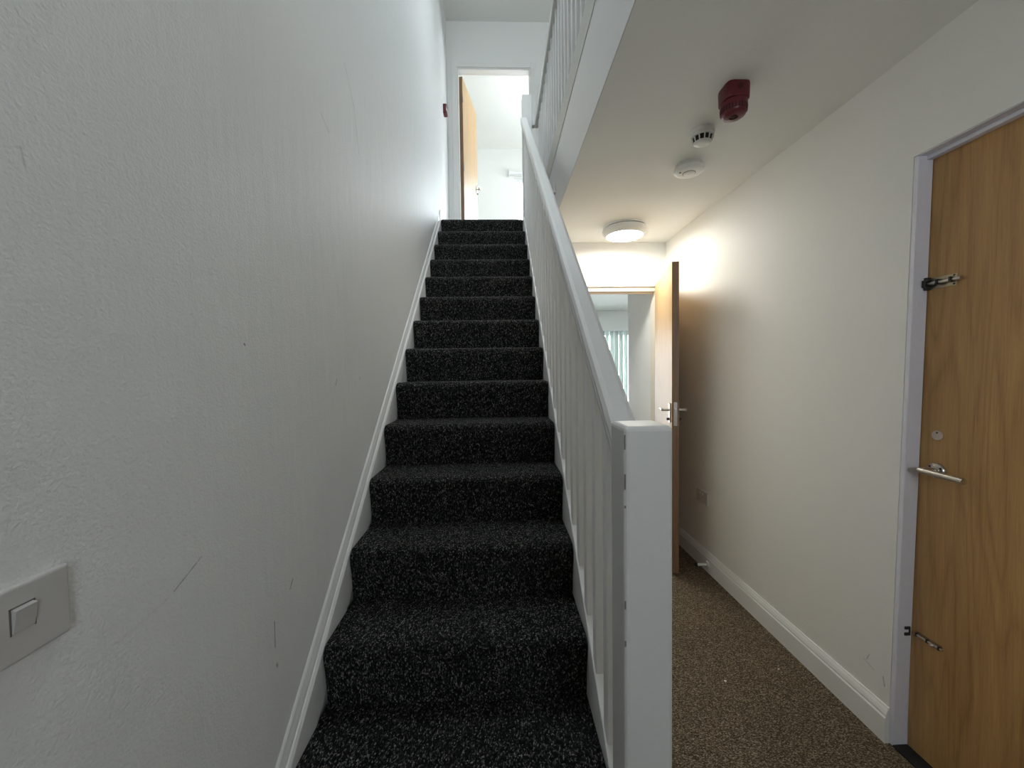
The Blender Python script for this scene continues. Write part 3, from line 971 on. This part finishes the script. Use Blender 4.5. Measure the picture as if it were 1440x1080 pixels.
link('button_gap', bm, M['black_metal'], cv, smooth=True)
bm = bmesh.new()
lathe(bm, [(0.0292, H - 0.0415), (0.0292, H - 0.0432), (0.027, H - 0.0442), (0.01, H - 0.0446)], (fc[0], fc[1], 0), 'z', 40)
link('test_button', bm, M['plastic'], cv, smooth=True)
link('indicator', B(fc[0] - 0.052, fc[0] - 0.044, fc[1] - 0.008, fc[1] - 0.001, H - 0.0425, H - 0.0395), M['black_metal'], cv)

# small dark fitting on the lounge ceiling
sc = (1.24, 5.29)
sp = thing('ceiling_fitting', (sc[0], sc[1], H), 'small dark fitting on the ceiling beyond the corridor door', 'ceiling fitting')
bm = bmesh.new()
lathe(bm, [(0.050, H - 0.0005), (0.052, H - 0.008), (0.045, H - 0.012)], (sc[0], sc[1], 0), 'z', 28)
link('plate', bm, M['steel'], sp, smooth=True)
bm = bmesh.new()
lathe(bm, [(0.030, H - 0.012), (0.032, H - 0.026), (0.022, H - 0.036), (0.008, H - 0.038)], (sc[0], sc[1], 0), 'z', 24)
link('cap', bm, M['black_metal'], sp, smooth=True)

# ------------------------------------------------------------------ wall fittings
# light switch on the left wall
sw = thing('light_switch', (XL, 0.478, 1.086), 'single white rocker light switch low on the left wall', 'light switch')
link('switch_plate', B(XL, XL + 0.009, 0.430, 0.521, 1.041, 1.131), M['switch'], sw, 0.004, 3)
bm = bmesh.new()
prism(bm, [(XL + 0.009, 1.0765), (XL + 0.0105, 1.0765), (XL + 0.0150, 1.1040), (XL + 0.009, 1.1050)], 'y', 0.458, 0.480)
link('rocker', bm, M['switch'], sw, 0.001)
bm = B((XL + 0.009, XL + 0.0094, 0.4562, 0.4578, 1.075, 1.1062), (XL + 0.009, XL + 0.0094, 0.4802, 0.4818, 1.075, 1.1062), (XL + 0.009, XL + 0.0094, 0.4562, 0.4818, 1.1052, 1.1068))
link('rocker_gap', bm, M['chip'], sw)

# outlet plate on the right wall
so = thing('wall_outlet', (XR, 2.645, 0.483), 'white double outlet plate low on the right wall behind the open door', 'wall outlet')
link('outlet_plate', B(XR - 0.011, XR, 2.572, 2.718, 0.440, 0.526), M['switch'], so, 0.003, 2)
for yy in (2.628, 2.662):
    link('rocker', B(XR - 0.0145, XR - 0.011, yy - 0.006, yy + 0.006, 0.498, 0.514), M['plastic'], so, 0.001)
for yy in (2.606, 2.684):
    for dy, dz, hy, hz_ in ((0, 0.010, 0.002, 0.004), (-0.011, -0.012, 0.0032, 0.002), (0.011, -0.012, 0.0032, 0.002)):
        link('pin_hole', B(XR - 0.0113, XR - 0.0105, yy + dy - hy, yy + dy + hy, 0.474 + dz - hz_, 0.474 + dz + hz_), M['chip'], so)

# door stop screwed to the skirting
ds = thing('door_stop', (XR - 0.018, 2.55, 0.055), 'short steel door stop sticking out of the right skirting', 'door stop')
bm = bmesh.new()
lathe(bm, [(0.023, 0), (0.023, -0.005), (0.018, -0.009)], (XR - 0.018, 2.55, 0.055), 'x', 26)
link('rose', bm, M['plastic'], ds, smooth=True)
bm = bmesh.new()
tube(bm, [(XR - 0.025, 2.55, 0.055), (XR - 0.090, 2.55, 0.055)], 0.0095)
link('stem', bm, M['nickel'], ds, smooth=True)
bm = bmesh.new()
tube(bm, [(XR - 0.090, 2.55, 0.055), (XR - 0.102, 2.55, 0.055)], 0.0115)
link('rubber_tip', bm, M['black'], ds, smooth=True)

# red call point on the left wall upstairs
cp = thing('fire_call_point', (XL, 4.46, 4.27), 'small red fire alarm call point high on the left wall', 'call point')
link('case', B(XL, XL + 0.034, 4.42, 4.50, 4.20, 4.30), M['red'], cp, 0.004, 2)
for zz in (4.274, 4.204):
    link('bezel', B(XL + 0.034, XL + 0.040, 4.422, 4.498, zz, zz + 0.023), M['red'], cp, 0.001)
link('break_panel', B(XL + 0.034, XL + 0.0365, 4.426, 4.494, 4.229, 4.272), M['plastic'], cp)

# ------------------------------------------------------------------ blinds
rb = thing('roller_blind', (0.9, 7.47, 5.05), 'rolled-up white roller blind over the upstairs window', 'blind')
bm = bmesh.new()
tube(bm, [(0.245, 7.452, 5.052), (2.22, 7.452, 5.052)], 0.030, 20)
link('fabric_roll', bm, M['upvc'], rb, smooth=True)
for xx in (0.232, 2.22):
    link('bracket', B(xx, xx + 0.012, 7.415, 7.499, 5.005, 5.105), M['plastic'], rb, 0.003)
link('hem_bar', B(0.26, 2.20, 7.446, 7.458, 5.000, 5.020), M['plastic'], rb, 0.002)

vb = thing('vertical_blind', (1.7, 6.93, 0.25), 'white vertical slat blind at the window beyond the corridor', 'blind')
link('headrail', B(0.70, 2.80, 6.915, 6.955, 2.045, 2.075), M['upvc'], vb, 0.003)
x = 0.76
first = None
bm = bmesh.new()
n = 4
pts = []
for i in range(n + 1):
    t = i / n - 0.5
    pts.append((t * 0.089, 0.006 * math.cos(t * math.pi)))
poly = pts + [(a, b - 0.0012) for a, b in reversed(pts)]
prism(bm, poly, 'z', 0.30, 2.045)
first = link('slat', bm, M['blind'], vb, origin=(0, 0, 0.30))
base = wpos(vb)
i = 0
while x < 2.76:
    o = first if i == 0 else first.copy()
    if i:
        COL.objects.link(o)
        o.parent = vb
    o.location = Vector((x, 6.935, 0.30)) - base
    o.rotation_euler = (0, 0, math.radians(-56 + random.uniform(-8, 8)))
    x += 0.083
    i += 1

# ------------------------------------------------------------------ scraps on the corridor carpet
for (x, y, s, lab) in ((0.969, 1.645, 0.006, 'tiny pale scrap in the middle of the brown corridor carpet'), (1.248, 1.70, 0.004, 'tiniest pale scrap on the brown carpet near the right skirting')):
    bm = bmesh.new()
    prism(bm, [(x - s, y - s * 0.4), (x - s * 0.2, y - s), (x + s, y - s * 0.2), (x + s * 0.4, y + s * 0.8), (x - s * 0.7, y + s * 0.5)], 'z', 0.0, 0.003)
    tag(link('paper_scrap', bm, M['crumb'], origin=(x, y, 0)), lab, 'scrap')
